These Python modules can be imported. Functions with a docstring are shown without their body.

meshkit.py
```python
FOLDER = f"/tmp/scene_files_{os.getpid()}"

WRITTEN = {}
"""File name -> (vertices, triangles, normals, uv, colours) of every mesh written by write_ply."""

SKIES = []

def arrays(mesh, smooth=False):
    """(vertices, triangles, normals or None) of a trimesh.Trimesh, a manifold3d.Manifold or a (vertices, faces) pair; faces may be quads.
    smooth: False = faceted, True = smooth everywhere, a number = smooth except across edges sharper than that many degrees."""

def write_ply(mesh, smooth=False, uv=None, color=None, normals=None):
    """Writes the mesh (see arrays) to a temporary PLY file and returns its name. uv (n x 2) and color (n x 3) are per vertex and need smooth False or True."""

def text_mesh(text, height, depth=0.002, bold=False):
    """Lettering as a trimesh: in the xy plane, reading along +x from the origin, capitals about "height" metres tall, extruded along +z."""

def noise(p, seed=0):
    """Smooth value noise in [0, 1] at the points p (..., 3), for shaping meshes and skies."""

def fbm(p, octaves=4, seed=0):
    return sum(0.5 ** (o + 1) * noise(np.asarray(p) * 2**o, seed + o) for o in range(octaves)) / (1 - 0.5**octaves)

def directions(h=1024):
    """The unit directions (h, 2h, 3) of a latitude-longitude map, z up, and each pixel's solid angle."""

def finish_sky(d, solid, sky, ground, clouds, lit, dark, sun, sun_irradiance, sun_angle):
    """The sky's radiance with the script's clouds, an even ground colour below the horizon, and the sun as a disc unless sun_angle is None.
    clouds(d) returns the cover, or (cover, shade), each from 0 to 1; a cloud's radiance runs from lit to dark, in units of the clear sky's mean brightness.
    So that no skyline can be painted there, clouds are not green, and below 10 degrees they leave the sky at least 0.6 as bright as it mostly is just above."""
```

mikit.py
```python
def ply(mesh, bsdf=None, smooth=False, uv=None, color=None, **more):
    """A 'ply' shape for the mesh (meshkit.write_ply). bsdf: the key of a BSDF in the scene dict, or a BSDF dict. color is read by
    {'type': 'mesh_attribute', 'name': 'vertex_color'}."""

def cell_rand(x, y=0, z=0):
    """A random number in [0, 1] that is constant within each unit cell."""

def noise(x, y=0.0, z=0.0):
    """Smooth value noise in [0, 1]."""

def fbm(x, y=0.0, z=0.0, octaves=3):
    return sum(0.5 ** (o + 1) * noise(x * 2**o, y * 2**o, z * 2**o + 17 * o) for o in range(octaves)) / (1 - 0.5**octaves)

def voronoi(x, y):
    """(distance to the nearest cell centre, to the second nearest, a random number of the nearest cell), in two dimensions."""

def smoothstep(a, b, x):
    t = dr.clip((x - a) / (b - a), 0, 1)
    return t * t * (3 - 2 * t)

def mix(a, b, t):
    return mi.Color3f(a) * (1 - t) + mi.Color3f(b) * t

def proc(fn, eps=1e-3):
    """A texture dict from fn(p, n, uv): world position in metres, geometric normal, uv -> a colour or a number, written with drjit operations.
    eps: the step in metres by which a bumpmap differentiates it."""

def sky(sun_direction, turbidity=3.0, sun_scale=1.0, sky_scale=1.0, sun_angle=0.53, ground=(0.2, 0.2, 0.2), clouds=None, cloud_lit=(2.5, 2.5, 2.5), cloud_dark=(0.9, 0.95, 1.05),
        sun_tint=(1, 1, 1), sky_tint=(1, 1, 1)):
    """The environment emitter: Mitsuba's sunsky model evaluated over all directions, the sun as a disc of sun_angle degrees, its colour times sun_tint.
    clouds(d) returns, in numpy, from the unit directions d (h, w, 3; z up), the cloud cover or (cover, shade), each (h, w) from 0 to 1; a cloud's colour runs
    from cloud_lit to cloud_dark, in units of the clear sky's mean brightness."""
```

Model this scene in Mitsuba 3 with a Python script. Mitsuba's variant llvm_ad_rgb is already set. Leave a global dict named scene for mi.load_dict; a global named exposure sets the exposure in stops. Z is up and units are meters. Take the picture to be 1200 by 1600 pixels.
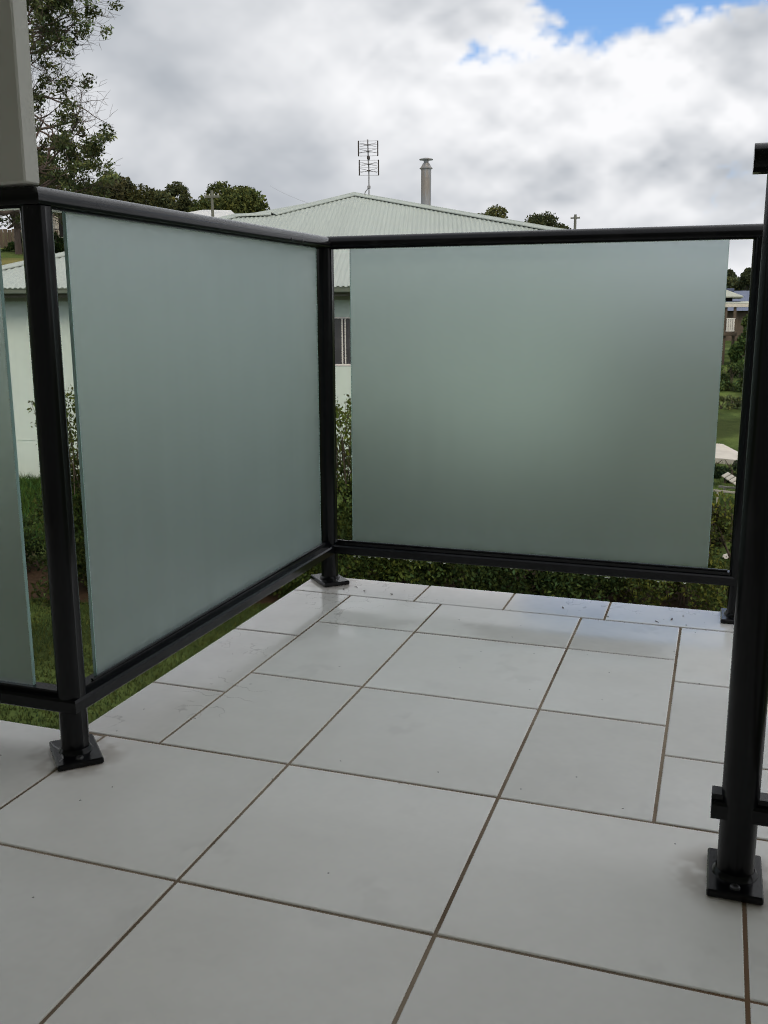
import math, numpy as np, trimesh, mitsuba as mi, drjit as dr, mikit, meshkit
from scipy.spatial import ConvexHull

T = mi.ScalarTransform4f
scene, labels = {}, {}
exposure = 2.15

# ------------------------------------------------------------------ camera, sky
CAM = np.array([0.0, 0.0, 0.8405])
FWD = np.array([-0.31863989, 0.92542481, -0.20507934])
UP = np.array([-0.06307129, 0.19517727, 0.97873788])
scene['camera'] = {'type': 'perspective', 'fov': 43.169, 'fov_axis': 'x', 'near_clip': 0.05, 'far_clip': 2000.0,
                   'to_world': T().look_at(origin=CAM.tolist(), target=(CAM + FWD).tolist(), up=UP.tolist())}


def sstep(a, b, x):
    t = np.clip((x - a) / (b - a), 0, 1)
    return t * t * (3 - 2 * t)


def clouds(d):
    """a broken cumulus sky: soft grey sheets to the left, brighter billows and gaps of blue to the right"""
    x, y, z = d[..., 0], d[..., 1], np.maximum(d[..., 2], 0)
    az = np.degrees(np.arctan2(x, y))
    el = np.degrees(np.arcsin(z))
    q = d * [1, 1, 1.25]
    warp = np.stack([meshkit.fbm(q * 7 + 3, 5, 11), meshkit.fbm(q * 7 + 9, 5, 12), meshkit.fbm(q * 7 + 15, 5, 13)], -1) - 0.5
    qq = q + 0.12 * warp
    big = meshkit.fbm(qq * 6.0 + 5, 6, 3)
    lump = 1 - np.abs(2 * meshkit.fbm(q * 13 + 0.35 * warp, 2, 5) - 1)
    fine = 1 - np.abs(2 * meshkit.fbm(q * 31 + 0.5 * warp, 5, 6) - 1)
    lump = 0.6 * lump + 0.4 * fine
    soft = meshkit.fbm(q * 10 + 0.5 * warp, 5, 9)
    ragged = 1.0 * (big - 0.5) + 1.1 * (soft - 0.5) + 0.75 * (fine - 0.7)
    hole = np.exp(-(((az + 6.6) / 4.2) ** 2 + ((el - 16.0) / 2.4) ** 2)) * 1.15
    hole += np.exp(-(((az + 0.5) / 6.0) ** 2 + ((el - 17.4) / 2.0) ** 2)) * 1.15
    hole += 0.52 * np.exp(-(((az + 14.5) / 4.0) ** 2 + ((el - 13.2) / 1.1) ** 2))
    hole += 0.55 * sstep(0.56, 0.70, meshkit.fbm(q * 2.1 + 31, 4, 21)) * sstep(18, 26, el)
    cover = 1 - sstep(0.44, 0.70, hole + 0.85 * ragged)
    right = sstep(-27, -10, az)
    puff = np.exp(-(((az + 4.5) / 8.0) ** 2 + ((el - 11.3) / 2.3) ** 2)) + 0.55 * np.exp(-(((az + 17) / 5.0) ** 2 + ((el - 11.0) / 2.6) ** 2))
    low = np.exp(-(((az + 5) / 5.5) ** 2 + ((el - 5.0) / 1.3) ** 2))
    base = np.exp(-(((az + 7) / 9.0) ** 2 + ((el - 7.9) / 1.1) ** 2)) + 0.6 * np.exp(-(((az + 15) / 7.0) ** 2 + ((el - 5.6) / 1.2) ** 2))
    shade = 0.64 + 0.80 * (big - 0.5) + 1.05 * (soft - 0.5) - 0.75 * (lump - 0.72) * (0.25 + 0.75 * right)
    shade = shade - 0.30 * puff - 0.34 * low + 0.16 * base - 0.18 * right
    up_ = np.array([0.006, 0.0, 0.016])
    rel = meshkit.fbm((q + up_) * 17 + 0.4 * warp, 4, 15) - meshkit.fbm(q * 17 + 0.4 * warp, 4, 15)
    shade = shade + 1.0 * rel * (0.25 + 0.75 * right)
    rim = sstep(0.02, 0.35, hole + 0.85 * ragged) * right * sstep(0.02, 0.4, hole)
    return cover, np.clip(shade - 0.25 * rim * cover, 0, 1)


scene['sky'] = mikit.sky([0.38, -0.62, 0.69], turbidity=3, sun_scale=0.24, sun_angle=24, sky_scale=1.0, clouds=clouds,
                         cloud_lit=(2.55, 2.56, 2.6), cloud_dark=(1.08, 1.17, 1.29), sky_tint=(0.86, 0.97, 1.14), ground=(0.10, 0.12, 0.08), sun_tint=(0.97, 1.0, 1.02))

# ------------------------------------------------------------------ materials
fbm, noise, smoothstep, mix, voronoi, cell_rand = mikit.fbm, mikit.noise, mikit.smoothstep, mikit.mix, mikit.voronoi, mikit.cell_rand


def mat(key, color, rough=0.5, spec=0.5, two=True, bump=None, bscale=1.0, **kw):
    c = mikit.proc(color) if callable(color) else (color if isinstance(color, dict) else {'type': 'rgb', 'value': list(color)})
    r = mikit.proc(rough) if callable(rough) else rough
    b = {'type': 'principled', 'base_color': c, 'roughness': r, 'specular': spec, **kw}
    if bump:
        b = {'type': 'bumpmap', 'scale': bscale, 'arbitrary': mikit.proc(bump), 'bsdf': b}
    scene[key] = {'type': 'twosided', 'bsdf': b} if two else b


VC = {'type': 'mesh_attribute', 'name': 'vertex_color'}


def black_color(p, n, uv):
    dust = smoothstep(0.55, 0.8, fbm(p.x * 22, p.y * 22, p.z * 9)) * 0.004
    return mi.Color3f(0.0032, 0.0034, 0.0048) + dust


mat('m_black', black_color, 0.17, 0.26)
mat('m_steel', (0.42, 0.42, 0.43), 0.35, metallic=0.9)
mat('m_scuff', (0.22, 0.22, 0.22), 0.4, metallic=0.5)
mat('m_bolt', (0.07, 0.07, 0.072), 0.35, metallic=0.6)


def tile_color(seed):
    def f(p, n, uv):
        a = fbm(p.x * 3.1 + seed * 5, p.y * 3.1, seed)
        b = fbm(p.x * 13 + seed, p.y * 19, seed + 4.0)
        c = fbm(p.x * 90, p.y * 90, seed)
        base = mix((0.735, 0.712, 0.668), (0.800, 0.780, 0.742), smoothstep(0.25, 0.75, a)) * (0.955 + 0.07 * b + 0.05 * c)
        smudge = smoothstep(0.60, 0.78, fbm(p.x * 7 + 40, p.y * 9, 2.0)) * smoothstep(0.45, 0.7, fbm(p.x * 31, p.y * 24, 8.0))
        base = mix(base, (0.33, 0.31, 0.285), 0.10 * smudge)
        d, _, r = voronoi(p.x * 11, p.y * 11)
        speck = dr.select(r > 0.86, 1 - smoothstep(0.014, 0.026, d), 0.0)
        base = mix(base, (0.10, 0.09, 0.08), 0.8 * speck) * (0.965 + 0.025 * seed)
        # dirt gathered round the feet of the posts
        for cx, cy in ((-1.128, 1.448), (-1.122, 2.732), (0.0675, 1.412)):
            dd = dr.sqrt(dr.square(p.x - cx) + dr.square(p.y - cy))
            foot = smoothstep(0.115, 0.055, dd) * smoothstep(0.25, 0.65, fbm(p.x * 24, p.y * 24, 5.5))
            base = mix(base, (0.24, 0.185, 0.125), 0.55 * foot)
        # dried rings of dirty water along the open edges
        edge = smoothstep(0.86, 0.98, -p.x) * smoothstep(1.54, 1.60, p.y) + smoothstep(2.50, 2.60, p.y)
        w = fbm(p.x * 17 + 3, p.y * 17, 5.0)
        ring = (1 - smoothstep(0.0, 0.022, dr.abs(w - 0.56))) * dr.minimum(edge, 1.0) * smoothstep(0.5, 0.6, fbm(p.x * 5, p.y * 5, 77.0))
        return mix(base, (0.30, 0.27, 0.24), 0.40 * ring)
    return f


def tile_rough(p, n, uv):
    wet = smoothstep(1.75, 2.75, p.y) + 0.75 * smoothstep(-0.80, -1.15, p.x) * smoothstep(1.3, 1.9, p.y)
    wet = smoothstep(0.35, 0.75, wet * 0.85 + 0.75 * (fbm(p.x * 6, p.y * 6, 12.0) - 0.5))
    return 0.42 - 0.33 * wet + 0.05 * fbm(p.x * 40, p.y * 40)


def tile_bump(p, n, uv):
    return fbm(p.x * 55, p.y * 55, 3.0) * 0.00018


for k in range(3):
    mat(f'm_tile_{k}', tile_color(k * 1.7), tile_rough, 0.5)


def grout_color(p, n, uv):
    t = fbm(p.x * 4 + 2, p.y * 4, 1.0)
    u = fbm(p.x * 30, p.y * 30, 6.0)
    g = mix((0.175, 0.128, 0.088), (0.33, 0.265, 0.20), smoothstep(0.30, 0.72, 0.7 * t + 0.3 * u))
    rust = smoothstep(0.1, 0.02, dr.abs(p.x - 0.08)) * smoothstep(1.40, 1.30, p.y)
    return mix(g, (0.20, 0.10, 0.045), 0.6 * rust)


mat('m_grout', grout_color, 0.9, 0.2)
mat('m_slab', (0.42, 0.41, 0.39), 0.85)
mat('m_beige', lambda p, n, uv: mi.Color3f(0.60, 0.59, 0.54) * (0.94 + 0.1 * fbm(p.x * 9, p.y * 9, p.z * 3)), 0.55, 0.4)
mat('m_own_wall', (0.55, 0.54, 0.50), 0.7)
mat('m_ceiling', (0.62, 0.61, 0.58), 0.8)

# etched glass: mostly a rough refraction, a little of it scattered back by the etched skin
scene['m_glass_clear'] = {'type': 'roughdielectric', 'distribution': 'ggx', 'alpha': 0.12, 'int_ior': 1.5, 'ext_ior': 1.0,
                          'specular_transmittance': {'type': 'rgb', 'value': [0.895, 0.955, 0.960]}}
scene['m_etch'] = {'type': 'twosided', 'bsdf': {'type': 'diffuse', 'reflectance': {'type': 'rgb', 'value': [0.64, 0.735, 0.74]}}}


def etch_weight(p, n, uv):
    streak = fbm((p.x + p.y) * 26, p.z * 2.2, 3.0)
    cloudy = fbm((p.x + p.y) * 3, p.z * 3, 8.0)
    foot = smoothstep(0.24, 0.14, p.z) * (0.35 + 0.65 * fbm((p.x + p.y) * 14, p.z * 9, 5.0))
    return 0.15 + 0.02 * streak + 0.045 * cloudy + 0.08 * foot


scene['m_glass'] = {'type': 'blendbsdf', 'weight': mikit.proc(etch_weight), 'bsdf_0': {'type': 'ref', 'id': 'm_glass_clear'}, 'bsdf_1': {'type': 'ref', 'id': 'm_etch'}}
mat('m_glass_edge', (0.45, 0.66, 0.62), 0.25, 0.5)
scene['m_water'] = {'type': 'dielectric', 'int_ior': 1.33}
scene['m_pane'] = {'type': 'thindielectric'}


def roof_color(p, n, uv):
    s = fbm(p.x * 0.7, p.y * 0.7, p.z * 0.7)
    t = fbm(p.x * 5, p.y * 5, p.z * 1.5)
    u = p.x * 0.9613 + p.y * 0.2756
    nn = p.y * 0.9613 - p.x * 0.2756
    sheet = cell_rand(u / 0.762, 3.0, dr.select(p.z > 1.1, 1.0, 0.0))
    streak = fbm(u * 11, nn * 0.5, 4.0)
    return mi.Color3f(0.325, 0.372, 0.352) * (0.86 + 0.12 * s + 0.06 * t + 0.05 * sheet + 0.08 * streak)


mat('m_roof_green', roof_color, 0.45, 0.4)
mat('m_gutter_green', (0.125, 0.155, 0.125), 0.45, 0.4)


def wall_color(p, n, uv):
    s = fbm(p.x * 1.3, p.y * 1.3, p.z * 0.6)
    s = s + 0.5 * fbm((p.x + p.y) * 9, p.z * 0.7, 6.0) - 0.25
    grime = smoothstep(-1.2, -1.75, p.z) * (0.4 + 0.6 * fbm(p.x * 6, p.y * 6, p.z * 3))
    return mix(mi.Color3f(0.625, 0.745, 0.705) * (0.94 + 0.1 * s), (0.36, 0.39, 0.33), 0.35 * grime)


mat('m_wall_green', wall_color, 0.7, 0.3)
mat('m_frieze', (0.43, 0.46, 0.40), 0.6, 0.3)
mat('m_fascia', (0.20, 0.20, 0.17), 0.7, 0.3)
mat('m_window_frame', (0.68, 0.68, 0.68), 0.4)
mat('m_curtain', (0.075, 0.080, 0.092), 0.95, 0.1)
mat('m_dark', (0.02, 0.02, 0.022), 0.8, 0.2)
mat('m_white', (0.74, 0.74, 0.72), 0.55, 0.4)
mat('m_cream', (0.36, 0.35, 0.31), 0.6, 0.3)
mat('m_white_wall', (0.70, 0.67, 0.60), 0.7, 0.3)
mat('m_roof_white', (0.52, 0.54, 0.56), 0.5, 0.4)
mat('m_roof_red', (0.30, 0.10, 0.085), 0.7, 0.3)
mat('m_roof_blue', (0.09, 0.115, 0.19), 0.5, 0.4)
mat('m_roof_pale', (0.40, 0.43, 0.38), 0.6, 0.3)


def timber_color(p, n, uv):
    g = fbm(p.x * 9, p.y * 9, p.z * 1.2)
    return mix((0.075, 0.058, 0.045), (0.17, 0.14, 0.11), g)


mat('m_timber', timber_color, 0.8, 0.2)
mat('m_pole', (0.17, 0.18, 0.16), 0.85, 0.2)


def flue_color(p, n, uv):
    g = 0.8 + 0.3 * fbm(p.x * 8, p.y * 8, p.z * 2)
    r = smoothstep(0.50, 0.68, fbm(p.x * 14 + 4, p.y * 14, p.z * 1.3)) * 0.45
    return mix(mi.Color3f(0.30, 0.31, 0.33) * g, (0.25, 0.19, 0.13), r)


mat('m_flue', flue_color, 0.45, 0.5, metallic=0.35)
mat('m_antenna', (0.055, 0.05, 0.05), 0.5, 0.4)
mat('m_alu', (0.30, 0.30, 0.31), 0.4, metallic=0.6)
mat('m_bark', lambda p, n, uv: mix((0.045, 0.036, 0.030), (0.125, 0.105, 0.088), fbm(p.x * 4, p.y * 4, p.z * 1.5)), 0.9, 0.2)
mat('m_bark_pale', lambda p, n, uv: mix((0.075, 0.055, 0.048), (0.19, 0.155, 0.14), fbm(p.x * 5, p.y * 5, p.z * 2)), 0.9, 0.2)
scene['m_leaf'] = {'type': 'principledthin', 'base_color': VC, 'roughness': 0.45, 'diff_trans': 0.55, 'spec_trans': 0.0, 'eta': 1.4}
mat('m_litter', VC, 0.8, 0.2)


def ground_color(p, n, uv):
    a = fbm(p.x * 0.45, p.y * 0.45, 1.0)
    b = fbm(p.x * 7, p.y * 7, 2.0)
    c = fbm(p.x * 40, p.y * 40, 3.0)
    g = mix((0.026, 0.044, 0.012), (0.058, 0.080, 0.022), smoothstep(0.25, 0.75, 0.6 * a + 0.4 * b)) * (0.7 + 0.6 * c)
    g = g * (0.62 + 0.85 * smoothstep(0.3, 0.7, fbm(p.x * 0.9, p.y * 0.6, 14.0)))
    # dry patch on the hillside lawn
    dry = smoothstep(0.40, 0.60, fbm(p.x * 0.22 + 2.3, p.y * 0.22 + 1.1, 9.0)) * smoothstep(24, 30, p.y) * smoothstep(-12, -18, p.x)
    g = mix(g, (0.19, 0.165, 0.06), 0.8 * dry)
    nn = p.y * 0.9613 - p.x * 0.2756
    e = nn + 0.7 * (b - 0.5) + 0.5 * (a - 0.5)
    soil = smoothstep(8.95, 9.15, e) * smoothstep(10.7, 10.3, e)
    return mix(g, mix((0.028, 0.019, 0.013), (0.075, 0.050, 0.034), c), soil)


mat('m_ground', ground_color, 0.95, 0.1)
mat('m_concrete', lambda p, n, uv: mi.Color3f(0.50, 0.48, 0.45) * (0.85 + 0.25 * fbm(p.x * 5, p.y * 5)), 0.85, 0.3)


# ------------------------------------------------------------------ helpers
def key_for(name):
    if name not in scene and name not in labels:
        return name
    i = 1
    while f'{name}_{i:03d}' in scene or f'{name}_{i:03d}' in labels:
        i += 1
    return f'{name}_{i:03d}'


def obj(name, mesh, m, parent=None, smooth=False, color=None, kind=None, to_world=None, label=None):
    key = key_for((parent + '__' if parent else '') + name)
    scene[key] = mikit.ply(mesh, m, smooth=smooth, color=color)
    if to_world is not None:
        scene[key]['to_world'] = to_world
    if kind:
        labels.setdefault(key, {})['kind'] = kind
    if label:
        labels.setdefault(key, {})['label'] = label
    return key


def thing(name, label, cat, group=None):
    key = key_for(name)
    labels[key] = {'label': label, 'category': cat}
    if group:
        labels[key]['group'] = group
    return key


def hull(pts):
    pts = np.asarray(pts, float)
    h = ConvexHull(pts)
    f = h.simplices.copy()
    c = pts[h.vertices].mean(0)
    nrm = np.cross(pts[f[:, 1]] - pts[f[:, 0]], pts[f[:, 2]] - pts[f[:, 0]])
    flip = (nrm * (pts[f[:, 0]] - c)).sum(1) < 0
    f[flip] = f[flip][:, ::-1]
    m = trimesh.Trimesh(pts, f, process=False)
    m.remove_unreferenced_vertices()
    return m


def box(x0, x1, y0, y1, z0, z1, b=0.002):
    if b <= 0:
        return trimesh.creation.box(bounds=[[x0, y0, z0], [x1, y1, z1]])
    b = min(b, 0.45 * min(x1 - x0, y1 - y0, z1 - z0))
    pts = []
    for sx, x in ((1, x0), (-1, x1)):
        for sy, y in ((1, y0), (-1, y1)):
            for sz, z in ((1, z0), (-1, z1)):
                pts += [(x + sx * b, y + sy * b, z), (x + sx * b, y, z + sz * b), (x, y + sy * b, z + sz * b)]
    return hull(pts)


def cat(ms):
    return trimesh.util.concatenate(list(ms))


def xf(m, M):
    m = m.copy()
    m.apply_transform(M)
    return m


def rotz(deg, origin=(0, 0, 0)):
    return trimesh.transformations.rotation_matrix(math.radians(deg), [0, 0, 1], origin)


def tube(points, radii, sides=8, cap=True):
    p = np.asarray(points, float)
    r = np.broadcast_to(radii, (len(p),))
    t = np.gradient(p, axis=0)
    t /= np.linalg.norm(t, axis=1, keepdims=True) + 1e-12
    ref = np.array([0, 0, 1.0]) if abs(t[:, 2]).mean() < 0.85 else np.array([1.0, 0, 0])
    a = np.cross(t, ref)
    a /= np.linalg.norm(a, axis=1, keepdims=True) + 1e-12
    bb = np.cross(t, a)
    ang = np.arange(sides) * 2 * np.pi / sides
    v = (p[:, None] + r[:, None, None] * (np.cos(ang)[None, :, None] * a[:, None] + np.sin(ang)[None, :, None] * bb[:, None])).reshape(-1, 3)
    i, j = np.meshgrid(np.arange(len(p) - 1), np.arange(sides), indexing='ij')
    q = np.stack([i * sides + j, i * sides + (j + 1) % sides, (i + 1) * sides + (j + 1) % sides, (i + 1) * sides + j], -1).reshape(-1, 4)
    f = np.vstack([q[:, [0, 2, 1]], q[:, [0, 3, 2]]])
    if cap:
        n = len(v)
        v = np.vstack([v, p[:1], p[-1:]])
        j = np.arange(sides)
        k = (len(p) - 1) * sides
        f = np.vstack([f, np.stack([j * 0 + n, j, (j + 1) % sides], 1), np.stack([j * 0 + n + 1, k + (j + 1) % sides, k + j], 1)])
    return trimesh.Trimesh(v, f, process=False)


def lathe(profile, sides=28):
    """profile: (r, z) pairs from bottom to top"""
    pr = np.asarray(profile, float)
    ang = np.arange(sides) * 2 * np.pi / sides
    v = np.stack([pr[:, None, 0] * np.cos(ang), pr[:, None, 0] * np.sin(ang), np.repeat(pr[:, 1:2], sides, 1)], -1).reshape(-1, 3)
    i, j = np.meshgrid(np.arange(len(pr) - 1), np.arange(sides), indexing='ij')
    q = np.stack([i * sides + j, i * sides + (j + 1) % sides, (i + 1) * sides + (j + 1) % sides, (i + 1) * sides + j], -1).reshape(-1, 4)
    return trimesh.Trimesh(v, np.vstack([q[:, [0, 1, 2]], q[:, [0, 2, 3]]]), process=False)


def sweep(profile, p0, p1, cut0=0.0, cut1=0.0):
    """closed convex-ish profile (a, z) swept along the plan line p0 -> p1; a to the right of the way; cut: shift along the way per unit of a (mitres)"""
    pr = np.asarray(profile, float)
    p0, p1 = np.asarray(p0, float), np.asarray(p1, float)
    d = (p1 - p0) / np.linalg.norm(p1 - p0)
    side = np.array([d[1], -d[0]])
    n = len(pr)
    v = []
    for p, cut in ((p0, cut0), (p1, cut1)):
        for a, z in pr:
            q = p + side * a + d * a * cut
            v.append((q[0], q[1], z))
    f = []
    for i in range(n):
        j = (i + 1) % n
        f += [(i, j, n + j), (i, n + j, n + i)]
    c = len(v)
    v += [tuple(np.mean(v[:n], 0)), tuple(np.mean(v[n:2 * n], 0))]
    for i in range(n):
        j = (i + 1) % n
        f += [(c, j, i), (c + 1, n + i, n + j)]
    m = trimesh.Trimesh(np.array(v), np.array(f), process=False)
    if m.volume < 0:
        m.invert()
    return m


# ------------------------------------------------------------------ terrain
A16 = math.radians(-16)
HN = np.array([math.sin(A16), math.cos(A16)])
HU = np.array([math.cos(A16), -math.sin(A16)])


def terrain(x, y):
    x, y = np.asarray(x, float), np.asarray(y, float)
    r = np.hypot(x, y)
    az = np.degrees(np.arctan2(x, y))
    left = np.interp(r, [0, 9.5, 13.5, 24, 40, 55, 80, 120, 400], [-2.05, -2.02, -1.72, -1.3, 2.54, 4.1, 6.5, 8, 10])
    flat = np.interp(r, [0, 20, 45, 90, 400], [-2.05, -2.0, -1.5, -1.0, 0])
    w = sstep(-2, -22, az) * sstep(-140, -70, az)
    z = flat * (1 - w) + left * w
    nn = x * HN[0] + y * HN[1]
    uu = x * HU[0] + y * HU[1]
    pad = sstep(12.5, 14.0, nn) * sstep(28, 26, nn) * sstep(-10.5, -8.5, uu) * sstep(6, 4, uu)
    z = z * (1 - pad) + np.minimum(z, -1.70) * pad
    z = z + 0.10 * (meshkit.fbm(np.stack([x * 0.25, y * 0.25, 0 * x], -1), 3, 4) - 0.5) * sstep(4, 12, r)
    return z


rr = np.concatenate([np.linspace(0.0, 30, 91), np.linspace(30, 130, 81)[1:], np.geomspace(130, 900, 20)[1:]])
th = np.radians(np.linspace(-180, 180, 361))
R_, TH = np.meshgrid(rr, th, indexing='ij')
X, Y = R_ * np.sin(TH), R_ * np.cos(TH)
Zt = terrain(X, Y)
nr, nt = X.shape
i, j = np.meshgrid(np.arange(nr - 1), np.arange(nt - 1), indexing='ij')
q = np.stack([i * nt + j, i * nt + j + 1, (i + 1) * nt + j + 1, (i + 1) * nt + j], -1).reshape(-1, 4)
obj('ground', trimesh.Trimesh(np.stack([X, Y, Zt], -1).reshape(-1, 3), np.vstack([q[:, [0, 2, 1]], q[:, [0, 3, 2]]]), process=False), 'm_ground', smooth=True, kind='structure')

# ------------------------------------------------------------------ balcony floor
D1, D2, D3, DA = -0.7250, -0.3220, -0.0577, -1.0060
TS = 0.4030
C0, C3 = 2.6120, 1.5448
C2, C1 = C3 + TS, C3 + 2 * TS
XL, YB, YL, XR = -1.1960, 2.7910, 1.5400, 0.62
J = 0.0031
rng = np.random.default_rng(5)
slab = cat([box(XL + 0.012, XR, C3 - 0.02, YB - 0.012, -0.22, -0.0135, 0), box(-3.4, XR, -0.9, YL - 0.012, -0.22, -0.0135, 0)])
floor = obj('balcony_floor', slab, 'm_slab', kind='structure')
obj('grout', cat([box(XL + 0.004, XR, C3 - 0.05, YB - 0.004, -0.0130, -0.0022, 0), box(-3.4, XR, -0.9, YL - 0.004, -0.0130, -0.0025, 0)]), 'm_grout', floor)


def tile(x0, x1, y0, y1):
    x0, x1, y0, y1 = x0 + J, x1 - J, y0 + J, y1 - J
    b, zt = 0.0016, rng.uniform(-0.0003, 0.0003)
    tx, ty = rng.normal(0, 0.0006, 2)
    cx, cy = (x0 + x1) / 2, (y0 + y1) / 2
    v = []
    for inset, z in ((0, -0.0128), (0, -0.0012), (b, 0.0)):
        for x, y in ((x0 + inset, y0 + inset), (x1 - inset, y0 + inset), (x1 - inset, y1 - inset), (x0 + inset, y1 - inset)):
            v.append((x, y, z + (zt + tx * (x - cx) + ty * (y - cy) if z > -0.005 else 0)))
    f = [(8, 9, 10), (8, 10, 11)]
    for l in (0, 4):
        for k in range(4):
            a, c = l + k, l + (k + 1) % 4
            f += [(a, c, c + 4), (a, c + 4, a + 4)]
    obj('tile', trimesh.Trimesh(np.array(v), np.array(f), process=False), f'm_tile_{rng.integers(3)}', floor)


xs = [D1 + TS * k for k in range(-6, 4)]
ys = [C3 - TS * k for k in range(0, 6)]
for a in range(len(xs) - 1):                      # the large field under the roof
    for b in range(len(ys) - 1):
        x1 = min(xs[a + 1], XR)
        y0 = ys[b + 1]
        if x1 > xs[a] + 0.05:
            tile(xs[a], x1, y0, ys[b] if not (xs[a + 1] < -1.1 and b == 0) else YL)
for x0, x1 in ((DA, D1), (D1, D2), (D2, D3)):     # the bay
    for y0, y1 in ((C3, C2), (C2, C1), (C1, C0)):
        tile(x0, x1, y0, y1)
for y0, y1 in ((C3, 1.8224), (1.8224, 2.2259), (2.2259, C0)):   # left border
    tile(XL, DA, y0, y1)
for x0, x1 in ((XL, -0.8100), (-0.8100, -0.5440), (-0.5440, -0.2600), (-0.2600, 0.143), (0.143, 0.546)):   # back border
    tile(x0, x1, C0, YB)
for y0, y1 in ((C3, 1.8073), (1.8073, 2.2055), (2.2055, C0)):   # right border
    tile(D3, D3 + TS, y0, y1)
    tile(D3 + TS, XR, y0, y1)

# own house: ceiling over the near part of the balcony and the wall behind
obj('ceiling', cat([box(-9.0, 6.0, -0.9, 1.40, 2.42, 2.60, 0.0)]), 'm_ceiling', kind='structure')
obj('wall', cat([box(-9.0, 6.0, -1.10, -0.90, -2.2, 2.42, 0)]), 'm_own_wall', kind='structure')

# ------------------------------------------------------------------ balustrades
PL, PC, PR, PN = (-1.1280, 1.4480), (-1.1220, 2.7320), (0.0830, 2.7320), (0.0675, 1.4120)
RZ0, RZ1 = 1.0150, 1.0480          # top rail
LZ0, LZ1 = 0.0980, 0.1240          # bottom rail
ang = np.linspace(0, np.pi, 13)
TOPP = [(-0.031, RZ0), (-0.033, RZ0 + 0.003), (-0.033, RZ0 + 0.007)] + [(-0.033 * math.cos(a), RZ0 + 0.007 + 0.026 * math.sin(a)) for a in ang[1:-1]] + [(0.033, RZ0 + 0.007), (0.033, RZ0 + 0.003), (0.031, RZ0), (0.012, RZ0), (0.012, RZ0 - 0.004), (-0.012, RZ0 - 0.004), (-0.012, RZ0)]


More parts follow.
